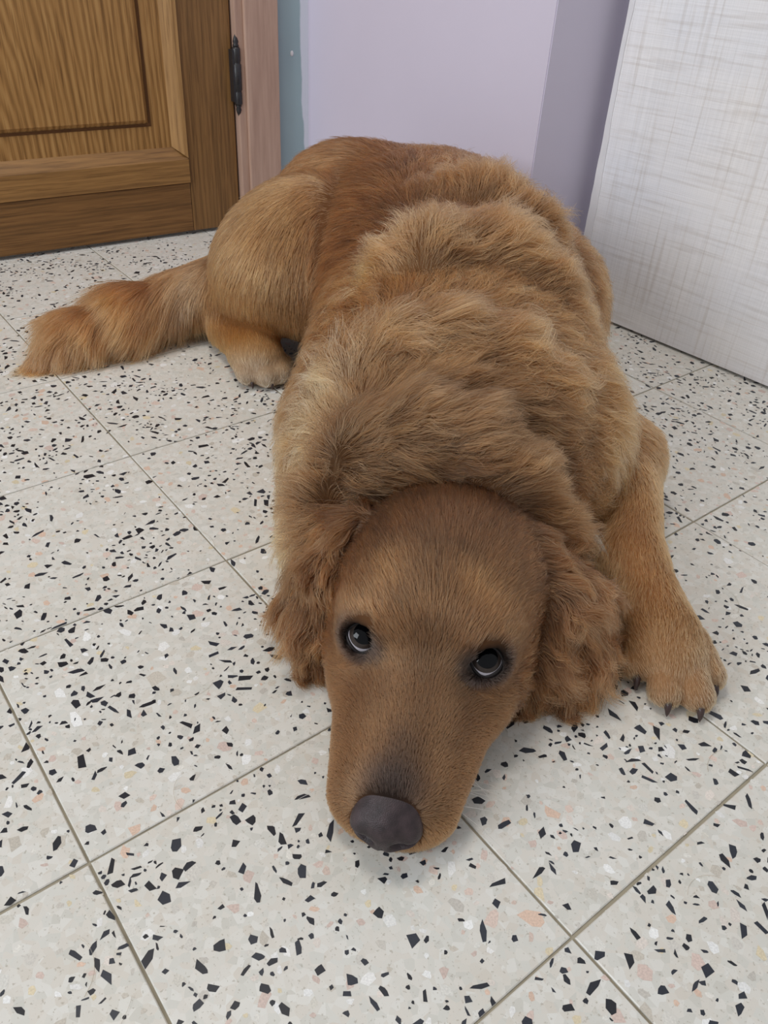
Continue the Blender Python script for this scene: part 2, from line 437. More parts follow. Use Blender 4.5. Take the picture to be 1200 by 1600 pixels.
class Prim:
    def __init__(s, kind, reg, k, a, b=None, ra=0.0, rb=0.0, r=None, R=None, sub=False):
        s.kind, s.reg, s.k, s.a, s.b, s.ra, s.rb, s.r, s.R, s.sub = kind, reg, k, np.array(a, float), None if b is None else np.array(b, float), ra, rb, r, R, sub
    def bounds(s):
        if s.kind == 'cone':
            lo = np.minimum(s.a - s.ra, s.b - s.rb); hi = np.maximum(s.a + s.ra, s.b + s.rb)
        else:
            m = max(s.r); lo, hi = s.a - m, s.a + m
        return lo, hi
    def dist(s, P):
        if s.kind == 'cone':
            ab = s.b - s.a; L2 = ab @ ab
            t = np.clip(((P - s.a) @ ab) / L2, 0, 1)
            return np.linalg.norm(P - s.a - t[..., None] * ab, axis=-1) - (s.ra + (s.rb - s.ra) * t)
        q = (P - s.a) @ s.R if s.R is not None else (P - s.a)
        r = np.array(s.r)
        k0 = np.linalg.norm(q / r, axis=-1); k1 = np.linalg.norm(q / (r * r), axis=-1) + 1e-9
        return k0 * (k0 - 1) / k1
PR = []
def ell(reg, c, r, k=0.02, R=None, sub=False): PR.append(Prim('ell', reg, k, c, r=r, R=R, sub=sub))
def cone(reg, a, b, ra, rb, k=0.02, sub=False): PR.append(Prim('cone', reg, k, a, b, ra, rb, sub=sub))
def axes(x, y=None):
    """rotation whose first column is x (and second close to y)"""
    x = np.array(x, float); x /= np.linalg.norm(x)
    y = np.array(y if y is not None else (0, 0, 1), float); y = y - x * (x @ y); y /= np.linalg.norm(y)
    return np.stack([x, y, np.cross(x, y)], 1)
HR = np.stack([HB, HA, np.array([0, 0, 1.0])], 1)
def hell(reg, c, r, k=0.012, sub=False, pitch=0.0, yaw=0.0):
    cp, sp, cy, sy = math.cos(pitch), math.sin(pitch), math.cos(yaw), math.sin(yaw)
    L = np.array([[cy, -sy, 0], [sy, cy, 0], [0, 0, 1]]) @ np.array([[1, 0, 0], [0, cp, -sp], [0, sp, cp]])
    ell(reg, H(*c), r, k, HR @ L, sub)
def hcone(reg, a, b, ra, rb, k=0.012, sub=False): cone(reg, H(*a), H(*b), ra, rb, k, sub)
# --- trunk (reg names steer fur and colour)
ell('chest', (0.058, 0.690, 0.094), (0.140, 0.180, 0.104), 0.03)
ell('back', (0.064, 0.845, 0.108), (0.142, 0.210, 0.116), 0.05)
ell('rump', (0.030, 0.990, 0.122), (0.150, 0.158, 0.119), 0.05)
ell('croup', (-0.062, 1.072, 0.128), (0.110, 0.088, 0.104), 0.04)
ell('shoulder', (0.045, 0.600, 0.086), (0.116, 0.110, 0.082), 0.04)
# neck and the rolls of loose skin behind the head
cone('neck', (0.040, 0.505, 0.052), (0.045, 0.610, 0.082), 0.062, 0.088, 0.03)
def roll(reg, pts, r, k, sink=0.012):
    c0 = np.array([0.045, 0.0, 0.070]); out = []
    for p in pts:
        p = np.array(p, float); d = p - c0; d[1] = 0; d /= np.linalg.norm(d)
        out.append(p - d * sink)
    n = len(out)
    for i in range(n - 1):
        lo = 0.62 if reg == 'ruff' else 0.35
        ra, rb = (r * (lo + (1 - lo) * math.sin(PI * (i + e + 0.25) / (n - 0.5))) for e in (0, 1))
        cone(reg, out[i], out[i + 1], ra, rb, k if i == 0 else 0.010)
roll('ruff', [(-0.060, 0.485, 0.060), (-0.061, 0.508, 0.094), (-0.033, 0.517, 0.141), (0.016, 0.520, 0.167), (0.060, 0.518, 0.167), (0.105, 0.509, 0.137), (0.143, 0.502, 0.084), (0.147, 0.495, 0.046)], 0.031, 0.006, 0.020)
roll('ruff', [(-0.024, 0.566, 0.140), (0.014, 0.571, 0.164), (0.050, 0.572, 0.170), (0.098, 0.563, 0.152), (0.132, 0.548, 0.118), (0.146, 0.540, 0.08)], 0.024, 0.012, 0.017)
roll('roll', [(-0.060, 0.560, 0.070), (-0.058, 0.590, 0.125), (-0.036, 0.606, 0.164), (-0.004, 0.612, 0.184), (0.038, 0.620, 0.194), (0.090, 0.615, 0.188), (0.130, 0.600, 0.168), (0.162, 0.578, 0.122), (0.178, 0.562, 0.062)], 0.032, 0.012, 0.018)
roll('roll', [(-0.014, 0.725, 0.196), (0.004, 0.740, 0.212), (0.029, 0.745, 0.224), (0.088, 0.755, 0.224), (0.140, 0.735, 0.200), (0.174, 0.690, 0.155)], 0.038, 0.016, 0.020)
roll('roll', [(0.030, 0.880, 0.236), (0.085, 0.890, 0.236), (0.140, 0.870, 0.212), (0.178, 0.820, 0.172)], 0.038, 0.024, 0.024)
# left shoulder, folded foreleg under it
ell('lshoulder', (-0.040, 0.640, 0.066), (0.048, 0.090, 0.066), 0.03)
cone('lfore', (-0.054, 0.660, 0.034), (-0.050, 0.530, 0.030), 0.034, 0.028, 0.025)
# right shoulder, elbow, foreleg and paw
ell('rshoulder', (0.160, 0.640, 0.085), (0.046, 0.080, 0.075), 0.02)
cone('rupper', (0.180, 0.660, 0.075), (0.226, 0.672, 0.050), 0.046, 0.038, 0.02)
cone('rfore', (0.222, 0.660, 0.045), (0.208, 0.530, 0.034), 0.037, 0.026, 0.014)
cone('rfore', (0.208, 0.530, 0.034), (0.216, 0.462, 0.028), 0.026, 0.027, 0.014)
ell('rpaw', (0.221, 0.446, 0.020), (0.030, 0.036, 0.023), 0.012)
RTOES = [(-0.025, 0.432, 0.0115), (-0.008, 0.409, 0.0130), (0.014, 0.406, 0.0128), (0.030, 0.427, 0.0112)]
for du, dv, r in RTOES:
    cone('rtoe', (0.222 + du * 0.75, dv + 0.028, 0.022), (0.222 + du, dv, 0.0125), r * 0.95, r, 0.0015)
# left haunch, hind foot
ell('lhaunch', (-0.122, 0.990, 0.116), (0.116, 0.112, 0.088), 0.008, axes((0.85, 0.25, 0.44), (-0.3, 1, 0)))
ell('lknee', (-0.100, 0.930, 0.096), (0.050, 0.056, 0.066), 0.020)
cone('lhock', (-0.226, 1.000, 0.052), (-0.196, 0.972, 0.060), 0.046, 0.036, 0.02)
cone('lmeta', (-0.212, 0.962, 0.030), (-0.170, 0.905, 0.028), 0.029, 0.029, 0.010)
LD, LP = np.array([0.66, -0.75, 0.0]), np.array([0.75, 0.66, 0.0])
LC = np.array([-0.166, 0.892, 0.0])
ell('lpaw', LC + (0, 0, 0.024), (0.038, 0.032, 0.027), 0.010, axes(LD, LP))
LTOES = [(-0.026, 0.022, 0.0125), (-0.009, 0.037, 0.0142), (0.010, 0.038, 0.0142), (0.026, 0.024, 0.0120)]
for a, f, r in LTOES:
    cone('ltoe', LC + LP * a * 0.75 + LD * (f - 0.027) + (0, 0, 0.023), LC + LP * a + LD * f + (0, 0, 0.0130), r * 0.95, r, 0.0015)
# right haunch
ell('rhaunch', (0.160, 0.925, 0.090), (0.080, 0.115, 0.092), 0.03)
# tail
tp = [(-0.205, 1.050, 0.060, 0.040), (-0.270, 1.000, 0.042, 0.036), (-0.330, 0.957, 0.036, 0.033), (-0.385, 0.908, 0.028, 0.026), (-0.414, 0.882, 0.016, 0.012)]
for A, B in zip(tp, tp[1:]): cone('tail', A[:3], B[:3], A[3], B[3], 0.02)
# --- head
hell('skull', (0.003, -0.070, 0.080), (0.070, 0.076, 0.060), 0.010)
hell('skull', (0, -0.036, 0.085), (0.057, 0.054, 0.042), 0.020)
for s in (-1, 1):
    hell('brow', (s * 0.032, -0.012, 0.088), (0.025, 0.026, 0.020), 0.016)
    hell('cheek', (s * 0.040, -0.030, 0.042), (0.029, 0.050, 0.042), 0.02)
    hcone('flew', (s * 0.030, 0.005, 0.034), (s * 0.0205, 0.078, 0.024), 0.026, 0.0210, 0.016)
hell('jaw', (0, -0.02, 0.03), (0.046, 0.065, 0.032), 0.02)
hell('muzzle', (0, 0.030, 0.044), (0.036, 0.064, 0.030), 0.02, pitch=-0.18)
hcone('bridge', (0, -0.005, 0.076), (0, 0.080, 0.044), 0.019, 0.0155, 0.02)
hell('muzzle', (0, 0.074, 0.032), (0.032, 0.027, 0.027), 0.014)
hell('chin', (0, 0.086, 0.014), (0.027, 0.015, 0.016), 0.012)
for s in (-1, 1):   # crease above the lip
    hcone('crease', (s * 0.047, 0.030, 0.026), (s * 0.0405, 0.078, 0.021), 0.0030, 0.0030, 0.006, sub=True)
EYE = {}
for s in (-1, 1):
    c = H(s * 0.0395, -0.0005, 0.0770)
    o = np.array([0.015 + s * 0.06, -0.68, 0.70]); o /= np.linalg.norm(o)
    EYE[s] = (c, o)
    ell('lid', c, (0.0172, 0.0165, 0.0165), 0.008, HR)
    ell('eyehole', c + o * 0.0140 - np.array([0, 0.0007, 0.0007]) * 2, (0.0122, 0.0105, 0.0106), 0.003, axes(HB, o), sub=True)
    ell('eyehole', c, (0.0136, 0.0136, 0.0136), 0.002, sub=True)
# ears
def strand(reg, pts, k=0.008):
    for A, B in zip(pts, pts[1:]): cone(reg, A[:3], B[:3], A[3], B[3], k)
EARL = [(-0.016, 0.462, 0.106, 0.012), (-0.034, 0.446, 0.078, 0.015), (-0.044, 0.43, 0.046, 0.017), (-0.04, 0.42, 0.018, 0.014)]
EARL2 = [(-0.022, 0.476, 0.094, 0.012), (-0.042, 0.468, 0.066, 0.015), (-0.05, 0.452, 0.04, 0.017), (-0.044, 0.438, 0.018, 0.014)]
strand('learx', EARL); strand('learx', EARL2)
EARR = [(0.1, 0.45, 0.106, 0.012), (0.125, 0.426, 0.078, 0.015), (0.117, 0.408, 0.045, 0.016), (0.108, 0.402, 0.016, 0.013)]
EARR2 = [(0.106, 0.458, 0.098, 0.012), (0.138, 0.442, 0.070, 0.016), (0.144, 0.424, 0.040, 0.018), (0.134, 0.410, 0.016, 0.014)]
EARR3 = [(0.106, 0.468, 0.090, 0.012), (0.150, 0.460, 0.055, 0.016), (0.162, 0.444, 0.024, 0.015)]
strand('rearx', EARR); strand('rearx', EARR2); strand('rearx', EARR3)
def surface_nets(F, xs, ys, zs):
    nx, ny, nz = F.shape
    S = F < 0
    c = np.zeros((nx - 1, ny - 1, nz - 1), np.int8)
    for i in (0, 1):
        for j in (0, 1):
            for k in (0, 1): c += S[i:nx - 1 + i, j:ny - 1 + j, k:nz - 1 + k]
    act = np.argwhere((c > 0) & (c < 8))
    vid = -np.ones(c.shape, np.int64); vid[tuple(act.T)] = np.arange(len(act))
    pos = np.zeros((len(act), 3)); cnt = np.zeros(len(act))
    for ax in range(3):
        o1, o2 = [a for a in range(3) if a != ax]
        for p in (0, 1):
            for q in (0, 1):
                A = act.copy(); A[:, o1] += p; A[:, o2] += q
                B = A.copy(); B[:, ax] += 1
                fa = F[tuple(A.T)]; fb = F[tuple(B.T)]
                m = (fa < 0) != (fb < 0)
                t = np.where(m, fa / np.where(m, fa - fb, 1), 0)
                loc = (A - act).astype(float); loc[:, ax] = t
                pos[m] += loc[m]; cnt[m] += 1
    pos /= cnt[:, None]
    g = [xs, ys, zs]; V = np.empty_like(pos)
    for ax in range(3):
        i = act[:, ax]; V[:, ax] = g[ax][i] + pos[:, ax] * (g[ax][i + 1] - g[ax][i])
    Q = []
    for ax in range(3):
        o1, o2 = (ax + 1) % 3, (ax + 2) % 3
        sl0 = [slice(None)] * 3; sl1 = [slice(None)] * 3
        sl0[ax] = slice(0, -1); sl1[ax] = slice(1, None)
        ch = S[tuple(sl0)] != S[tuple(sl1)]
        e = np.argwhere(ch)
        ok = (e[:, o1] > 0) & (e[:, o2] > 0) & (e[:, o1] < F.shape[o1] - 1) & (e[:, o2] < F.shape[o2] - 1)
        e = e[ok]
        def cell(d1, d2):
            x = e.copy(); x[:, o1] += d1; x[:, o2] += d2; return vid[tuple(x.T)]
        q = np.stack([cell(-1, -1), cell(0, -1), cell(0, 0), cell(-1, 0)], 1)
        inside = S[tuple(e.T)]
        q[~inside] = q[~inside][:, ::-1]
        Q.append(q)
    return V, np.concatenate(Q)

def eval_field(prims, xs, ys, zs, floor_z=None):
    F = np.full((len(xs), len(ys), len(zs)), 0.5, np.float32)
    for p in prims:
        lo, hi = p.bounds(); m = p.k + 0.012
        i0, i1 = np.searchsorted(xs, lo[0] - m), np.searchsorted(xs, hi[0] + m)
        j0, j1 = np.searchsorted(ys, lo[1] - m), np.searchsorted(ys, hi[1] + m)
        k0, k1 = np.searchsorted(zs, lo[2] - m), np.searchsorted(zs, hi[2] + m)
        if i1 <= i0 or j1 <= j0 or k1 <= k0: continue
        G = np.stack(np.meshgrid(xs[i0:i1], ys[j0:j1], zs[k0:k1], indexing='ij'), -1)
        d = p.dist(G).astype(np.float32); f = F[i0:i1, j0:j1, k0:k1]
        if p.sub:
            h = np.clip(0.5 - 0.5 * (f + d) / p.k, 0, 1)
            F[i0:i1, j0:j1, k0:k1] = f * (1 - h) - d * h + p.k * h * (1 - h)
        else:
            h = np.clip(0.5 + 0.5 * (f - d) / p.k, 0, 1)
            F[i0:i1, j0:j1, k0:k1] = f * (1 - h) + d * h - p.k * h * (1 - h)
    if floor_z is not None:
        fl = (floor_z - zs).astype(np.float32)[None, None, :]
        F = np.maximum(F, fl)
    return F
def spaced(lo, hi, segs):
    """segs: list of (end, step)"""
    out = [lo]
    for e, s in segs:
        n = max(1, int(round((e - out[-1]) / s))); out += list(np.linspace(out[-1], e, n + 1)[1:])
    return np.array(out)
XS = spaced(-0.45, 0.30, [(-0.050, 0.005), (0.112, 0.0025), (0.30, 0.004)])
YS = spaced(0.250, 1.19, [(0.450, 0.0025), (0.56, 0.004), (1.19, 0.006)])
ZS = spaced(-0.010, 0.27, [(0.114, 0.0025), (0.27, 0.006)])
FIELD = eval_field(PR, XS, YS, ZS, 0.0008)
V, Q = surface_nets(FIELD, XS, YS, ZS)
# smooth a little, normals, attributes
def adjacency_smooth(V, Q, it, w):
    e = np.concatenate([Q[:, [0, 1]], Q[:, [1, 2]], Q[:, [2, 3]], Q[:, [3, 0]]])
    for _ in range(it):
        acc = np.zeros_like(V); cnt = np.zeros(len(V))
        for a, b in ((0, 1), (1, 0)):
            for c in range(3): acc[:, c] += np.bincount(e[:, a], V[e[:, b], c], len(V))
            cnt += np.bincount(e[:, a], minlength=len(V))
        V = V + w * (acc / np.maximum(cnt, 1)[:, None] - V)
    return V
V = adjacency_smooth(V, Q, 2, 0.5)
V[:, 2] = np.maximum(V[:, 2], 0.0006)
TRI = np.concatenate([Q[:, [0, 1, 2]], Q[:, [0, 2, 3]]])
def vnormals(V, T):
    fn = np.cross(V[T[:, 1]] - V[T[:, 0]], V[T[:, 2]] - V[T[:, 0]])
    N = np.zeros_like(V)
    for k in range(3):
        for c in range(3): N[:, c] += np.bincount(T[:, k], fn[:, c], len(V))
    return N / (np.linalg.norm(N, axis=1)[:, None] + 1e-12), np.linalg.norm(fn, axis=1) / 2
NRM, AREA = vnormals(V, TRI)

def hash3(i, j, k, seed):
    h = (i * 73856093) ^ (j * 19349663) ^ (k * 83492791) ^ (seed * 2654435761 & 0x7fffffff)
    h = (h ^ (h >> 13)) * 1274126177 & 0x7fffffff
    h = (h ^ (h >> 16)) * 668265263 & 0x7fffffff
    return ((h ^ (h >> 15)) & 0xffff) / 65535.0
def vnoise(P, scale, seed=0):
    """vectorised value noise, 0..1"""
    p = np.asarray(P) * scale + 100.0
    i = np.floor(p).astype(np.int64); f = p - i; f = f * f * (3 - 2 * f)
    out = 0
    for a in (0, 1):
        for b in (0, 1):
            for c in (0, 1):
                w = (f[:, 0] if a else 1 - f[:, 0]) * (f[:, 1] if b else 1 - f[:, 1]) * (f[:, 2] if c else 1 - f[:, 2])
                out = out + w * hash3(i[:, 0] + a, i[:, 1] + b, i[:, 2] + c, seed)
    return out

# ---- nose leather (head frame)
NP = []
def nell(c, r, k=0.004, sub=False, yaw=0.0, pitch=0.0):
    cp, sp, cy, sy = math.cos(pitch), math.sin(pitch), math.cos(yaw), math.sin(yaw)
    NP.append(Prim('ell', 'n', k, c, r=r, R=np.array([[cy, -sy, 0], [sy, cy, 0], [0, 0, 1]]) @ np.array([[1, 0, 0], [0, cp, -sp], [0, sp, cp]]), sub=sub))
nell((0, 0.0950, 0.0425), (0.0185, 0.0180, 0.0115), 0.006, pitch=-0.52)
nell((0, 0.1040, 0.0300), (0.0150, 0.0105, 0.0150), 0.010)
for s in (-1, 1):
    nell((s * 0.0132, 0.1005, 0.0320), (0.0080, 0.0105, 0.0110), 0.006, yaw=-s * 0.3)
    nell((s * 0.0095, 0.1135, 0.0285), (0.0052, 0.0075, 0.0050), 0.0020, sub=True, yaw=s * 0.3)
    nell((s * 0.0168, 0.1095, 0.0285), (0.0062, 0.0070, 0.0032), 0.0020, sub=True, yaw=-s * 0.6)
nell((0, 0.1150, 0.0190), (0.0008, 0.0045, 0.0080), 0.002, sub=True)

# region table: flow (u,v,z), pull of gravity on slopes, length, lift, wave, colour (sRGB), hairs per m2 (x1e3)
G_, L_, D_ = (196, 142, 88), (216, 168, 112), (168, 116, 70)
REG = {
 'chest':   ((0.0, 1.0, 0.0), 0.9, 0.040, 0.20, 0.0081, (132, 96, 63), 390),
 'roll':    ((0.1, 1.0, 0.0), 0.8, 0.040, 0.20, 0.0095, (138, 102, 69), 390),
 'back':    ((0.1, 1.0, 0.0), 0.9, 0.042, 0.20, 0.0081, (128, 92, 61), 360),
 'rump':    ((-0.1, 1.0, 0.0), 0.9, 0.036, 0.26, 0.005, (131, 93, 60), 330),
 'croup':   ((-0.3, 0.6, -0.5), 0.6, 0.034, 0.22, 0.004, (128, 89, 58), 360),
 'shoulder':((0.0, 1.0, 0.0), 0.9, 0.038, 0.20, 0.0068, (125, 92, 63), 420),
 'neck':    ((0.0, 1.0, 0.0), 0.9, 0.034, 0.26, 0.004, (105, 76, 51), 450),
 'ruff':    ((0.0, 0.5, 0.3), 0.8, 0.034, 0.26, 0.004, (109, 80, 54), 510),
 'lshoulder':((-0.1, 0.2, -1.0), 0.3, 0.036, 0.35, 0.005, (159, 124, 88), 420),
 'lfore':   ((-0.1, 0.2, -1.0), 0.3, 0.034, 0.35, 0.005, (152, 116, 79), 420),
 'rshoulder':((0.2, 0.2, -1.0), 0.3, 0.034, 0.35, 0.006, (146, 109, 73), 420),
 'rupper':  ((0.4, 0.3, -0.8), 0.3, 0.018, 0.30, 0.002, (155, 109, 73), 510),
 'rfore':   ((0.0, -1.0, -0.3), 0.0, 0.0115, 0.22, 0.0015, (186, 133, 87), 630),
 'rpaw':    ((0.05, -1.0, -0.3), 0.0, 0.0075, 0.22, 0.0008, (193, 145, 99), 837),
 'rtoe':    ((0.05, -1.0, -0.5), 0.0, 0.0050, 0.22, 0.0005, (195, 152, 112), 1026),
 'lhaunch': ((-0.15, 0.1, -1.0), 0.3, 0.021, 0.20, 0.0018, (155, 111, 71), 360),
 'lknee':   ((0.0, -0.2, -1.0), 0.3, 0.022, 0.20, 0.002, (140, 102, 67), 360),
 'lhock':   ((-0.2, 0.0, -1.0), 0.3, 0.016, 0.22, 0.0015, (140, 99, 64), 420),
 'lmeta':   ((0.5, -0.8, -0.4), 0.0, 0.013, 0.28, 0.001, (155, 107, 62), 510),
 'lpaw':    ((0.1, -1.0, -0.3), 0.0, 0.008, 0.22, 0.0008, (190, 134, 78), 630),
 'ltoe':    ((0.1, -1.0, -0.5), 0.0, 0.0050, 0.2, 0.0005, (226, 199, 164), 690),
 'rhaunch': ((0.2, 0.6, -0.6), 0.5, 0.034, 0.35, 0.004, (139, 100, 66), 330),
 'tail':    ((-0.25, -0.55, -0.6), 0.0, 0.060, 0.26, 0.006, (155, 112, 76), 570),
 'skull':   ((0.0, 1.0, 0.1), 0.35, 0.0115, 0.16, 0.0006, (98, 67, 41), 1822),
 'brow':    ((0.0, 0.7, 0.7), 0.1, 0.0075, 0.18, 0.0004, (129, 89, 56), 2369),
 'cheek':   ((0.0, 0.9, -0.3), 0.4, 0.012, 0.18, 0.0010, (122, 85, 53), 1822),
 'flew':    ((0.0, 0.5, -0.8), 0.3, 0.0034, 0.22, 0.0002, (142, 98, 63), 4009),
 'jaw':     ((0.0, 0.9, -0.4), 0.3, 0.010, 0.30, 0.0006, (123, 84, 55), 1822),
 'muzzle':  ((0.0, 1.0, 0.2), 0.1, 0.0034, 0.22, 0.0002, (118, 81, 51), 4009),
 'bridge':  ((0.0, 0.9, 0.4), 0.0, 0.0034, 0.22, 0.0002, (108, 73, 45), 4009),
 'chin':    ((0.0, 0.0, -1.0), 0.0, 0.0060, 0.35, 0.0004, (162, 120, 77), 2369),
 'lid':     ((0.0, 0.6, 0.6), 0.0, 0.0040, 0.22, 0.0002, (108, 73, 45), 4009),
 'learx':   ((-0.25, -0.35, -1.0), 0.0, 0.040, 0.28, 0.007, (104, 71, 45), 780),
 'rearx':   ((0.30, -0.45, -1.0), 0.0, 0.042, 0.28, 0.008, (112, 79, 53), 780),
}
regs = [k for k in REG]
PRV = [p for p in PR if not p.sub]
DM = np.full((len(V), len(regs)), 9.0, np.float32)
for p in PRV:
    ri = regs.index(p.reg); DM[:, ri] = np.minimum(DM[:, ri], p.dist(V))
RID = DM.argmin(1)
DMIN = DM.min(1)
WT = np.exp(-np.clip(DM - DMIN[:, None], 0, 1) / 0.007); WT /= WT.sum(1)[:, None]
def table(i): return np.array([np.atleast_1d(np.asarray(REG[r][i], float)) for r in regs])
FLOW = WT @ table(0); GRAV = (WT @ table(1))[:, 0]; LEN = (WT @ table(2))[:, 0]; LIFT = (WT @ table(3))[:, 0]; WAVE = (WT @ table(4))[:, 0]
srgb = WT @ table(5); DENS = (WT @ table(6))[:, 0]
HL = np.stack([(V - HE) @ HB, (V - HE) @ HA, V[:, 2]], 1)           # vertices in the head frame
HEADR = np.isin(RID, [regs.index(r) for r in ('skull', 'brow', 'cheek', 'flew', 'jaw', 'muzzle', 'bridge', 'chin', 'lid')])
# hair on the head parts along the mid line and runs outwards and back
side = np.clip(HL[:, 0] / 0.05, -1.2, 1.2)
FLOW[HEADR] += (side[:, None] * HB[None] * 0.55)[HEADR]
# gravity combs the slopes
trunk = np.isin(RID, [regs.index(r) for r in ('chest', 'roll', 'back', 'rump', 'croup', 'shoulder', 'neck', 'ruff')])
slope = np.where(trunk, np.abs(NRM[:, 0]) * (1 - np.clip(NRM[:, 2], 0, 1)), 1 - np.clip(NRM[:, 2], 0, 1))
FLOW[:, 2] -= GRAV * slope * 1.6
uc = (V[:, 0] - 0.005) / 0.15
front = np.clip((0.86 - V[:, 1]) / 0.22, 0, 1)
FLOW[trunk, 1] *= (1 - 0.45 * front)[trunk]
FLOW[trunk, 0] += (uc * (0.75 + 0.7 * front) + 0.30 * front)[trunk]
rf = RID == regs.index('ruff')
FLOW[rf, 0] = 1.1 * np.tanh((V[rf, 0] + 0.042) / 0.012); FLOW[rf, 1] += 0.35
# the coat lengthens over the back and sides of the skull and hides the seams to ruff and ears
sk = np.isin(RID, [regs.index(r) for r in ('skull', 'cheek')])
far = np.clip((-HL[:, 1] - 0.070) / 0.05, 0, 1) + np.clip((np.abs(HL[:, 0]) - 0.052) / 0.02, 0, 1) * (HL[:, 1] < 0.0)
far = np.where(sk, np.clip(far, 0, 1), 0)
LEN += 0.014 * far; LIFT += 0.12 * far; WAVE += 0.003 * far
# swirls
smooth = np.clip((V[:, 1] - 0.70) / 0.08, 0, 1) * np.clip((0.03 - V[:, 0]) / 0.05, 0, 1)       # flank and haunch lie sleek
LIFT *= 1 - 0.35 * smooth; WAVE *= 1 - 0.5 * smooth
sw = np.where(HEADR, 0.14, 1 - 0.75 * smooth)
FLOW[:, 2] -= 0.8 * smooth * trunk
for c, sd in ((0, 11), (1, 12), (2, 13)):
    FLOW[:, c] += sw * (0.75 * (vnoise(V, 16, sd) - 0.5) + 0.55 * (vnoise(V, 42, sd + 7) - 0.5))

def paint(c, r, col, amt, p=2):
    global srgb
    w = amt * np.exp(-(np.linalg.norm((V - np.array(c)) / np.asarray(r), axis=1)) ** p)[:, None]
    srgb = srgb * (1 - w) + w * np.array(col, float)
for s in (-1, 1):
    c, o = EYE[s]
    paint(c + o * 0.008, 0.0168, (40, 33, 32), 0.97, 7)
    paint(c + o * 0.009 - HB * s * 0.008 + HA * 0.010, 0.0125, (42, 34, 33), 0.95, 4)
    dv = V - c; rad = dv - (dv @ o)[:, None] * o; dist = np.linalg.norm(rad, axis=1)
    w = (np.exp(-(np.linalg.norm(dv, axis=1) / 0.022) ** 4))[:, None]
    FLOW = FLOW * (1 - w) + w * (rad / (dist[:, None] + 1e-6) + np.array([0, 0.3, 0]))       # combed away from the eye
    LEN = LEN * (1 - 0.45 * w[:, 0])
    paint(H(s * 0.022, 0.002, 0.098), 0.012, (108, 75, 49), 0.5)
paint(H(0, 0.086, 0.047), (0.019, 0.019, 0.019), (44, 36, 37), 0.98, 4)
paint(H(0, 0.068, 0.055), (0.011, 0.016, 0.015), (58, 44, 38), 0.85, 3)
paint(H(0, -0.08, 0.135), (0.022, 0.05, 0.03), (103, 72, 49), 0.7)         # greyer crown
paint((-0.070, 0.740, 0.120), (0.050, 0.110, 0.075), (132, 92, 58), 0.85, 4)    # russet flank
paint((-0.065, 0.880, 0.150), (0.055, 0.110, 0.110), (124, 82, 50), 0.80, 4)
paint((-0.050, 0.572, 0.140), (0.022, 0.030, 0.034), (206, 172, 136), 0.92, 3)    # pale shoulder band
paint((-0.058, 0.545, 0.100), (0.022, 0.030, 0.030), (196, 160, 124), 0.8, 3)
paint((-0.066, 0.545, 0.060), (0.030, 0.050, 0.040), (184, 146, 108), 0.6, 3)
paint((-0.026, 0.728, 0.190), (0.018, 0.035, 0.026), (190, 152, 112), 0.75, 3)      # pale band over the ribs
paint((-0.004, 0.742, 0.217), (0.024, 0.030, 0.022), (188, 150, 110), 0.7, 3)
paint((0.165, 0.590, 0.100), (0.020, 0.040, 0.060), (180, 140, 102), 0.6, 3)      # pale fold behind the right ear
paint((0.060, 0.660, 0.200), (0.060, 0.030, 0.030), (166, 126, 86), 0.5, 3)
paint((-0.02, 1.02, 0.23), (0.10, 0.07, 0.06), (126, 86, 55), 0.5)
paint((-0.262, 0.985, 0.072), (0.022, 0.035, 0.034), (212, 180, 148), 0.5, 3)     # pale seat of the haunch
paint((-0.16, 0.86, 0.02), (0.035, 0.03, 0.03), (185, 168, 149), 0.6)
paint(H(-0.030, 0.030, 0.060), (0.010, 0.020, 0.02), (104, 70, 44), 0.5); paint(H(0.030, 0.030, 0.060), (0.010, 0.020, 0.02), (104, 70, 44), 0.5)   # tear lines
paint(H(-0.026, -0.016, 0.110), (0.014, 0.012, 0.02), (172, 122, 74), 0.55); paint(H(0.026, -0.016, 0.110), (0.014, 0.012, 0.02), (172, 122, 74), 0.55)    # paler brows
paint(H(0, 0.010, 0.095), (0.010, 0.030, 0.02), (112, 76, 48), 0.45)
srgb *= (0.90 + 0.20 * vnoise(V, 22, 3) + np.where(HEADR, 0.22, 0.08) * (vnoise(V, 70, 4) - 0.5))[:, None]
lum = srgb @ np.array([0.30, 0.59, 0.11])
srgb = lum[:, None] + np.where(HEADR, 0.95, 1.05)[:, None] * (srgb - lum[:, None])
srgb = np.clip(srgb, 20, 245)
def lin_arr(c):
    c = c / 255.0
    return np.where(c <= 0.04045, c / 12.92, ((c + 0.055) / 1.055) ** 2.4)

# ---- body mesh
dog = empty('dog', tuple(to_world(np.array([0.06, 0.70, 0.0]))))
tag(dog, 'golden retriever lying on the terrazzo floor, chin down, looking up', 'dog')
ORG = np.array(dog.location)
def npmesh(name, verts, faces, mat, parent, smooth=True, attr=None):
    me = bpy.data.meshes.new(name)
    me.from_pydata(verts.tolist(), [], faces.tolist())
    if attr is not None:
        a = me.color_attributes.new('fur_color', 'FLOAT_COLOR', 'POINT')
        a.data.foreach_set('color', np.concatenate([attr, np.ones((len(attr), 1))], 1).astype(np.float32).ravel())
    me.update()
    return link(name, me, mat, parent, smooth)
def mat_skin():
    t = NT('dog_skin')
    a = t.node('ShaderNodeAttribute', attribute_name='fur_color')
    c = t.mix(1.0, a.outputs['Color'], (0.45, 0.42, 0.40, 1), 'MULTIPLY')
    return t.fin(c, 0.8, 0.1)
M['skin'] = mat_skin()
body = npmesh('body', to_world(V) - ORG, Q, M['skin'], dog, True, lin_arr(srgb))

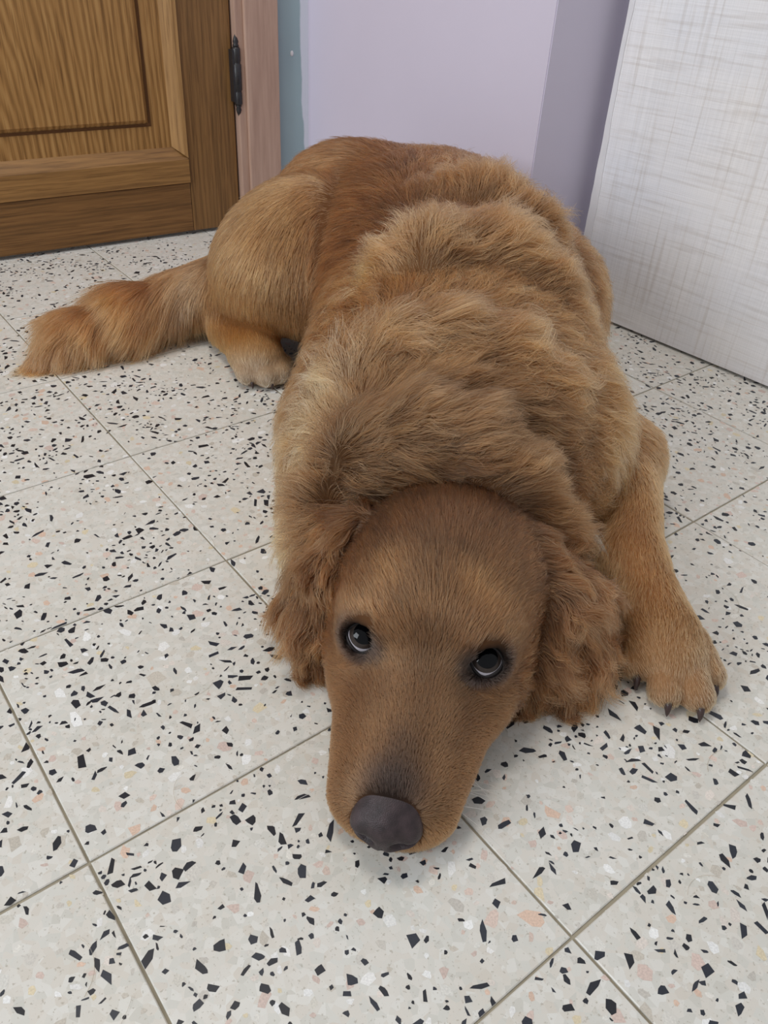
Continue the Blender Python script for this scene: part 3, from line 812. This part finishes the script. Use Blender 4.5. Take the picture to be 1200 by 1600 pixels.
def mat_fur():
    t = NT('golden_fur')
    t.n.remove(t.b)
    a = t.node('ShaderNodeAttribute', attribute_name='hair_color')
    hi = t.node('ShaderNodeHairInfo')
    g = t.ramp(hi.outputs['Intercept'], [(0.0, (0.50, 0.45, 0.41, 1)), (0.5, (0.95, 0.94, 0.92, 1)), (1.0, (1.22, 1.23, 1.24, 1))])  # dark root to pale tip, roots darkened further for the shade between clumps
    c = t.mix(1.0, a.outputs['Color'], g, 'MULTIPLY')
    h = t.node('ShaderNodeBsdfHairPrincipled')
    h.parametrization = 'COLOR'
    t.l.new(c, h.inputs['Color'])
    h.inputs['Roughness'].default_value = 0.42; h.inputs['Radial Roughness'].default_value = 0.75
    h.inputs['Coat'].default_value = 0.0; h.inputs['IOR'].default_value = 1.45
    h.inputs['Random Roughness'].default_value = 0.2
    t.l.new(h.outputs[0], t.n['Material Output'].inputs[0])
    return t.m
M['fur'] = mat_fur()

# ---- fur
nrg = np.random.default_rng(7)
fA = AREA.copy()
dens_f = DENS[TRI].mean(1) * 1000
NF = NRM[TRI].mean(1); zf = V[TRI][:, :, 2].mean(1)
dens_f[(NF[:, 2] < -0.55) | (zf < 0.002)] = 0
for s in (-1, 1):                                             # bare eye opening
    c, o = EYE[s]
    cen = V[TRI].mean(1) - c
    d = np.linalg.norm(cen - (cen @ o)[:, None] * o[None], axis=1)
    dens_f[(d < 0.0112) & ((cen @ o) > 0) & ((cen @ o) < 0.03)] = 0
hn = np.stack([(V[TRI].mean(1) - HE) @ HB, (V[TRI].mean(1) - HE) @ HA, zf], 1)
nd = np.min([p.dist(hn) for p in NP if not p.sub], 0)
dens_f[nd < 0.0004] = 0                                     # bare nose
exp_n = fA * dens_f
cnt = np.floor(exp_n + nrg.random(len(exp_n))).astype(int)
fid = np.repeat(np.arange(len(TRI)), cnt)
NH = len(fid)
bw = nrg.dirichlet((1, 1, 1), NH)
T3 = TRI[fid]
def interp(A): return (A[T3] * (bw[:, :, None] if A.ndim == 2 else bw)).sum(1)
root = interp(V); nor = interp(NRM); nor /= np.linalg.norm(nor, axis=1)[:, None]
flo = interp(FLOW); hl = interp(LEN); hlift = interp(LIFT); hwave = interp(WAVE); hc = interp(srgb)
hreg = RID[T3[:, 0]]
flo = flo - nor * (flo * nor).sum(1)[:, None]
flo /= np.linalg.norm(flo, axis=1)[:, None] + 1e-9
hl = hl * (0.65 + 0.6 * nrg.random(NH)) * (0.8 + 0.45 * vnoise(root, 30, 21))
jit = nrg.normal(0, 1, (NH, 3)); jit -= nor * (jit * nor).sum(1)[:, None]
flo = flo + 0.11 * jit; flo /= np.linalg.norm(flo, axis=1)[:, None]
lift = np.clip(hlift * (0.6 + 0.8 * nrg.random(NH)), 0.05, 0.9)
K = 7
tt = np.linspace(0, 1, K)
def grow(root, nor, flo, L, lift):
    P = np.empty((len(root), K, 3)); P[:, 0] = root - nor * np.clip(L * 0.02, 0, 0.0006)[:, None]
    for k in range(1, K):
        t = (k - 0.5) / (K - 1)
        a = (lift * (1.25 - 1.15 * t))[:, None]
        g = np.array([0, 0, -1.0]) * (0.30 * t * np.clip(L / 0.04, 0, 1))[:, None]
        d = flo * (1 - 0.5 * a) + nor * a + g
        d /= np.linalg.norm(d, axis=1)[:, None]
        P[:, k] = P[:, k - 1] + d * (L / (K - 1))[:, None]
    return P
P = grow(root, nor, flo, hl, lift)
# clumping: guides are a subset of the hairs, waved
def clump(P, idx_size, amt, wave, seed):
    spacing = idx_size
    key = np.floor((root + 10 + 0.35 * spacing[:, None] * (nrg.random((NH, 3)) - 0.5)) / spacing[:, None]).astype(np.int64)
    return key
gsel = []
locky = np.isin(hreg, [regs.index(r) for r in ('learx', 'rearx', 'tail')])
csize = np.clip(hl * np.where(locky, 0.24, 0.17), 0.0013, 0.0110)
keep = nrg.random(NH) < np.clip(1.0 / (interp(DENS) * 1000 * csize ** 2), 0.002, 0.5)
gi = np.flatnonzero(keep)
kd = kdtree.KDTree(len(gi))
for n_, i_ in enumerate(gi): kd.insert(root[i_], n_)
kd.balance()
own = np.array([kd.find(r)[1] for r in (root + nrg.normal(0, 1, (NH, 3)) * (csize * 0.22)[:, None])])
GP = P[gi]
gw = np.cross(nor[gi], flo[gi]); gph = nrg.random(len(gi)) * 2 * PI; gfr = (0.6 + 0.7 * nrg.random(len(gi))) * np.where(hl[gi] > 0.025, 1.35, 1.0)
gam = hwave[gi] * (0.4 + 1.1 * nrg.random(len(gi)))
for k in range(K):
    t = tt[k]
    GP[:, k] += gw * (gam * (np.sin(2 * PI * gfr * t + gph) - np.sin(gph)) * t ** 0.6)[:, None] + nor[gi] * (0.35 * gam * np.cos(2 * PI * gfr * t + gph) * t)[:, None]
ca = np.clip(np.where(locky, 0.88, np.where(hl > 0.016, 0.72, 0.30)) * (1 - 0.4 * interp(smooth)) * (0.6 + 0.6 * nrg.random(NH)), 0, 0.94)
same = hl / np.maximum(hl[gi][own], 1e-5)
for k in range(1, K):
    t = tt[k]
    target = GP[own, k]
    w = (ca * t ** 1.1)[:, None]
    P[:, k] = P[:, k] * (1 - w) + target * w
# stray hairs
P += (nrg.normal(0, 1, (NH, 1, 3)) * (tt[None, :, None] ** 1.6) * (hl * 0.045)[:, None, None])
P[:, 1:, 2] = np.maximum(P[:, 1:, 2], 0.0012 + 0.002 * nrg.random((NH, 1)))
# colour: per clump and per hair
cl_n = (0.80 + 0.44 * nrg.random(len(gi)))[own]
sh_ = np.clip((hl - 0.004) / 0.016, 0.25, 1)                # short coat is more even than long coat
hcol = hc * ((1 + (cl_n - 1.02) * sh_) * (1 + 0.30 * (nrg.random(NH) - 0.5) * sh_))[:, None]
pale = nrg.random(NH) < 0.07
hcol[pale] = hcol[pale] * 0.6 + np.array([225, 190, 145]) * 0.4 * (hcol[pale].mean(1) / 130)[:, None]
hcol = lin_arr(np.clip(hcol, 12, 248))
rad0 = np.where(hl > 0.02, 0.00016, np.where(hl > 0.0095, 0.00012, 0.000085))

FURSETS = {
 'head_fur': ('skull', 'brow', 'cheek', 'jaw', 'lid'),
 'muzzle_fur': ('flew', 'muzzle', 'bridge', 'chin'),
 'ear_fur': ('learx',), 'ear_fur.001': ('rearx',),
 'neck_fur': ('neck', 'ruff'),
 'back_fur': ('chest', 'roll', 'back', 'shoulder', 'rump', 'croup'),
 'shoulder_fur': ('lshoulder', 'lfore'), 'shoulder_fur.001': ('rshoulder',),
 'foreleg_fur': ('rupper', 'rfore'), 'paw_fur': ('rpaw', 'rtoe'),
 'haunch_fur': ('lhaunch',  'lknee', 'lhock'), 'haunch_fur.001': ('rhaunch',),
 'hind_paw_fur': ('lmeta', 'lpaw', 'ltoe'),
 'tail_fur': ('tail',),
}
def hair_object(name, P, rad, col, mat, parent):
    """P (n,K,3) in the world, rad (n,K), col (n,3)"""
    n, k = P.shape[:2]
    hd = bpy.data.hair_curves.new(name)
    hd.add_curves([k] * n)
    hd.attributes['position'].data.foreach_set('vector', (P - ORG).astype(np.float32).ravel())
    ra = hd.attributes.get('radius') or hd.attributes.new('radius', 'FLOAT', 'POINT')
    ra.data.foreach_set('value', rad.astype(np.float32).ravel())
    ca_ = hd.attributes.new('hair_color', 'FLOAT_COLOR', 'CURVE')
    ca_.data.foreach_set('color', np.concatenate([col, np.ones((n, 1))], 1).astype(np.float32).ravel())
    hd.materials.append(mat)
    o = bpy.data.objects.new(name, hd); COL.objects.link(o); o.parent = parent
    o['kind'] = 'stuff'
    return o
taper = np.array([0.9, 1.0, 1.0, 0.95, 0.85, 0.65, 0.25])
PW = to_world(P)
for nm, rr in FURSETS.items():
    m = np.isin(hreg, [regs.index(r) for r in rr])
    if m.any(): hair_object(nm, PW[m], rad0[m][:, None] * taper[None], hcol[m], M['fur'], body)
print('HAIRS', NH, 'clumps', len(gi), 'verts', len(V))
# ---- eyes
def mat_gloss(name, col, rough=0.08, spec=0.5, coat=0.0):
    t = NT(name); t.b.inputs['Coat Weight'].default_value = coat; t.b.inputs['Coat Roughness'].default_value = 0.03
    v = t.coords(); n = t.noise(v, 300, 3)
    c = t.mix(1.0, col, t.ramp(n, [(0.3, (0.88, 0.88, 0.88, 1)), (0.7, (1.08, 1.08, 1.08, 1))]), 'MULTIPLY')
    return t.fin(c, rough, spec)
M['sclera'] = mat_gloss('eye_white', lin(182, 176, 182), 0.2, 0.3, 0.0)
M['iris'] = mat_gloss('eye_iris', lin(54, 46, 42), 0.10, 0.25, 0.0)
M['pupil'] = mat_gloss('eye_pupil', lin(6, 6, 8), 0.05, 0.22, 0.0)
M['lidskin'] = mat_plain('eyelid_skin', lin(30, 25, 25), 0.5, 0.25, 0.2, 200)
def cap(r, ang, seg=32, rings=8, full=False, a0=0.0):
    bm = bmesh.new()
    RS = []
    for i in range(rings + 1):
        th = a0 + (ang - a0) * i / rings
        RS.append([bm.verts.new((r * math.sin(th) * math.cos(2 * PI * j / seg), r * math.sin(th) * math.sin(2 * PI * j / seg), r * math.cos(th))) for j in range(seg)])
    for A, B in zip(RS, RS[1:]):
        for j in range(seg): bm.faces.new([A[j], B[j], B[(j + 1) % seg], A[(j + 1) % seg]])
    bmesh.ops.remove_doubles(bm, verts=bm.verts, dist=1e-6)
    bmesh.ops.recalc_face_normals(bm, faces=bm.faces)
    return bm
for s in (-1, 1):
    c, o = EYE[s]
    gaze = np.array([0.03 + s * 0.02, -0.62, 0.785]); gaze /= np.linalg.norm(gaze)
    gw_ = Vector(dir_world(gaze)); q = gw_.to_track_quat('Z', 'Y')
    bm = bmesh.new(); bmesh.ops.create_uvsphere(bm, u_segments=40, v_segments=24, radius=0.0131)
    eye = bm_obj('eye', bm, M['sclera'], dog, True)
    eye.location = Vector(to_world(c) - ORG); eye.rotation_mode = 'QUATERNION'; eye.rotation_quaternion = q
    # cornea bulges a little: iris and pupil as caps just proud of the eyeball
    bm_obj('iris', cap(0.01320, math.radians(47)), M['iris'], eye, True)
    bm_obj('pupil', cap(0.01328, math.radians(32)), M['pupil'], eye, True)
    # eyelid rim: closed almond tube lying on the eyeball
    up = np.array([0, 0, 1.0]) - o * o[2]; up /= np.linalg.norm(up); rt = np.cross(up, o) * -1
    rt = HB - o * (HB @ o); rt /= np.linalg.norm(rt); up = np.cross(rt, o); up *= np.sign(up[2])
    bm = bmesh.new(); NS, NC = 48, 8; rings = []
    pts = []
    for i in range(NS):
        a = 2 * PI * i / NS
        ca_, sa_ = math.cos(a), math.sin(a)
        ah = math.radians(60) * math.copysign(abs(ca_) ** 0.9, ca_); av = math.radians(43 if sa_ > 0 else 62) * math.copysign(abs(sa_) ** 1.05, sa_)
        if ca_ * -s > 0: av += math.radians(-7) * ca_ * ca_                     # inner corner drops
        d = o + rt * math.tan(ah * 0.93) + up * math.tan(av * 0.93); d /= np.linalg.norm(d)
        pts.append((c + d * 0.0134, d))
    for i in range(NS):
        p, d = pts[i]; tn = pts[(i + 1) % NS][0] - pts[i - 1][0]; tn /= np.linalg.norm(tn)
        bx_ = np.cross(tn, d); bx_ /= np.linalg.norm(bx_)
        ring = []
        for j in range(NC):
            a = 2 * PI * j / NC
            ring.append(bm.verts.new(Vector(to_world(p + d * 0.0012 * math.sin(a) + bx_ * 0.0015 * math.cos(a)) - ORG)))
        rings.append(ring)
    for i in range(NS):
        A, B = rings[i], rings[(i + 1) % NS]
        for j in range(NC): bm.faces.new([A[j], A[(j + 1) % NC], B[(j + 1) % NC], B[j]])
    bmesh.ops.recalc_face_normals(bm, faces=bm.faces)
    lid = bm_obj('eyelid', bm, M['lidskin'], dog, True)

# ---- nose leather
nx_ = np.arange(-0.028, 0.0281, 0.0008); ny_ = np.arange(0.066, 0.1201, 0.0008); nz_ = np.arange(0.012, 0.0601, 0.0008)
NVx, NQ = surface_nets(eval_field(NP, nx_, ny_, nz_), nx_, ny_, nz_)
NVx = adjacency_smooth(NVx, NQ, 2, 0.5)
NW = HE + NVx[:, :1] * HB + NVx[:, 1:2] * HA + NVx[:, 2:] * np.array([0, 0, 1.0])
def mat_nose():
    t = NT('nose_leather')
    v = t.coords()
    vo = t.node('ShaderNodeTexVoronoi'); t.l.new(v, vo.inputs['Vector']); vo.inputs['Scale'].default_value = 1400
    c = t.ramp(t.noise(v, 120, 3), [(0.3, lin(42, 34, 35)), (0.7, lin(70, 57, 59))])
    t.bump(vo.outputs['Distance'], 0.35, 0.0006)
    return t.fin(c, 0.44, 0.32)
M['nose'] = mat_nose()
npmesh('nose', to_world(NW) - ORG, NQ, M['nose'], dog, True)

# ---- claws
M['claw'] = mat_gloss('claw_horn', lin(62, 46, 44), 0.35, 0.4, 0.0)
def claw(base, d, r, L):
    base = np.array(base); d = np.array(d, float); d /= np.linalg.norm(d)
    sd = np.cross(d, (0, 0, 1.0)); sd /= np.linalg.norm(sd); up = np.cross(sd, d)
    bm = bmesh.new(); rings = []; n = 7
    for k in range(n):
        t = k / (n - 1); rr = r * (1 - t) ** 0.55 + 0.0003
        p = base + d * L * t + up * (0.0016 * math.sin(PI * t) - 0.0030 * t * t)
        rings.append([bm.verts.new(Vector(to_world(np.maximum(p + sd * rr * 0.75 * math.cos(a) + up * rr * math.sin(a), [-9, -9, 0.0004])) - ORG)) for a in np.linspace(0, 2 * PI, 9)[:-1]])
    for A, B in zip(rings, rings[1:]):
        for j in range(8): bm.faces.new([A[j], A[(j + 1) % 8], B[(j + 1) % 8], B[j]])
    bm.faces.new(rings[0]); bm.faces.new(rings[-1]); bmesh.ops.recalc_face_normals(bm, faces=bm.faces)
    return bm_obj('claw', bm, M['claw'], dog, True)
for du, dv, r in RTOES:
    claw((0.222 + du * 1.02, dv - 0.0085, 0.0100), (du * 4, -1, -0.60), 0.0044, 0.0105)
for a, f, r in LTOES:
    claw(LC + LP * a * 1.02 + LD * (f + 0.0095) + (0, 0, 0.0085), LD + LP * a * 6 + (0, 0, -0.7), 0.0030, 0.0070)

# ---- whiskers
wp, wr_, wc = [], [], []
for s in (-1, 1):
    for i in range(9):
        a = np.array([s * (0.034 + 0.005 * nrg.random()), 0.052 + 0.034 * nrg.random(), 0.020 + 0.016 * nrg.random()])
        d = np.array([s * (0.8 + 0.3 * nrg.random()), 0.25 * nrg.normal(), -0.05 + 0.25 * nrg.normal()]); L = 0.022 + 0.018 * nrg.random()
        pts = np.array([a + d * L * t + np.array([0, 0, -0.010]) * t * t for t in tt])
        pts[:, 2] = np.maximum(pts[:, 2], 0.002)
        wp.append(HE + pts[:, :1] * HB + pts[:, 1:2] * HA + pts[:, 2:] * np.array([0, 0, 1.0])); wc.append((0.75, 0.70, 0.62))
wp = np.array(wp)
hair_object('whiskers', to_world(wp), np.full(wp.shape[:2], 0.00013) * taper[None], np.array(wc), M['fur'], dog)

# ---- pale lock between the right ear and the shoulder
n_ = 34
a0 = np.array([0.150, 0.512, 0.076]) + nrg.normal(0, 0.0035, (n_, 3)); a1 = np.array([0.174, 0.500, 0.066]) + nrg.normal(0, 0.0020, (n_, 3))
lp = np.stack([a0 * (1 - t) + a1 * t + np.array([0, 0, 0.010]) * math.sin(PI * t) for t in tt], 1)
hair_object('pale_tuft', to_world(lp), np.full(lp.shape[:2], 0.00013) * taper[None], np.tile([[0.50, 0.43, 0.33]], (n_, 1)), M['fur'], body)

# ---- a few shed hairs on the floor
sp_, n_ = [], 9
for (x, y, L, a, cv) in [(-0.03, 0.13, 0.035, 0.4, 3.0), (-0.05, 0.10, 0.045, -0.2, 2.0), (0.30, -0.03, 0.030, 1.9, 3.5), (0.36, 0.02, 0.028, 0.9, -2.5), (0.10, 0.28, 0.026, -0.5, 2.0), (0.33, -0.07, 0.040, 2.6, 2.2), (0.06, 0.20, 0.030, 2.0, -3.0), (0.20, 0.42, 0.030, 1.0, 2.0), (0.52, 0.10, 0.034, 0.2, 2.6)]:
    q_ = np.array([x, y, 0.0006]); row = [q_.copy()]
    for k in range(K - 1):
        a += cv / (K - 1) * 0.5; q_ = q_ + np.array([math.cos(a), math.sin(a), 0]) * L / (K - 1); row.append(q_.copy())
    sp_.append(row)
sh = hair_object('shed_hairs', np.array(sp_), np.full((n_, K), 0.00011), np.tile([[0.30, 0.24, 0.17]], (n_, 1)), M['fur'], None)
sh.location = ORG
tag(sh, 'a few thin shed dog hairs lying on the terrazzo floor', 'hair')
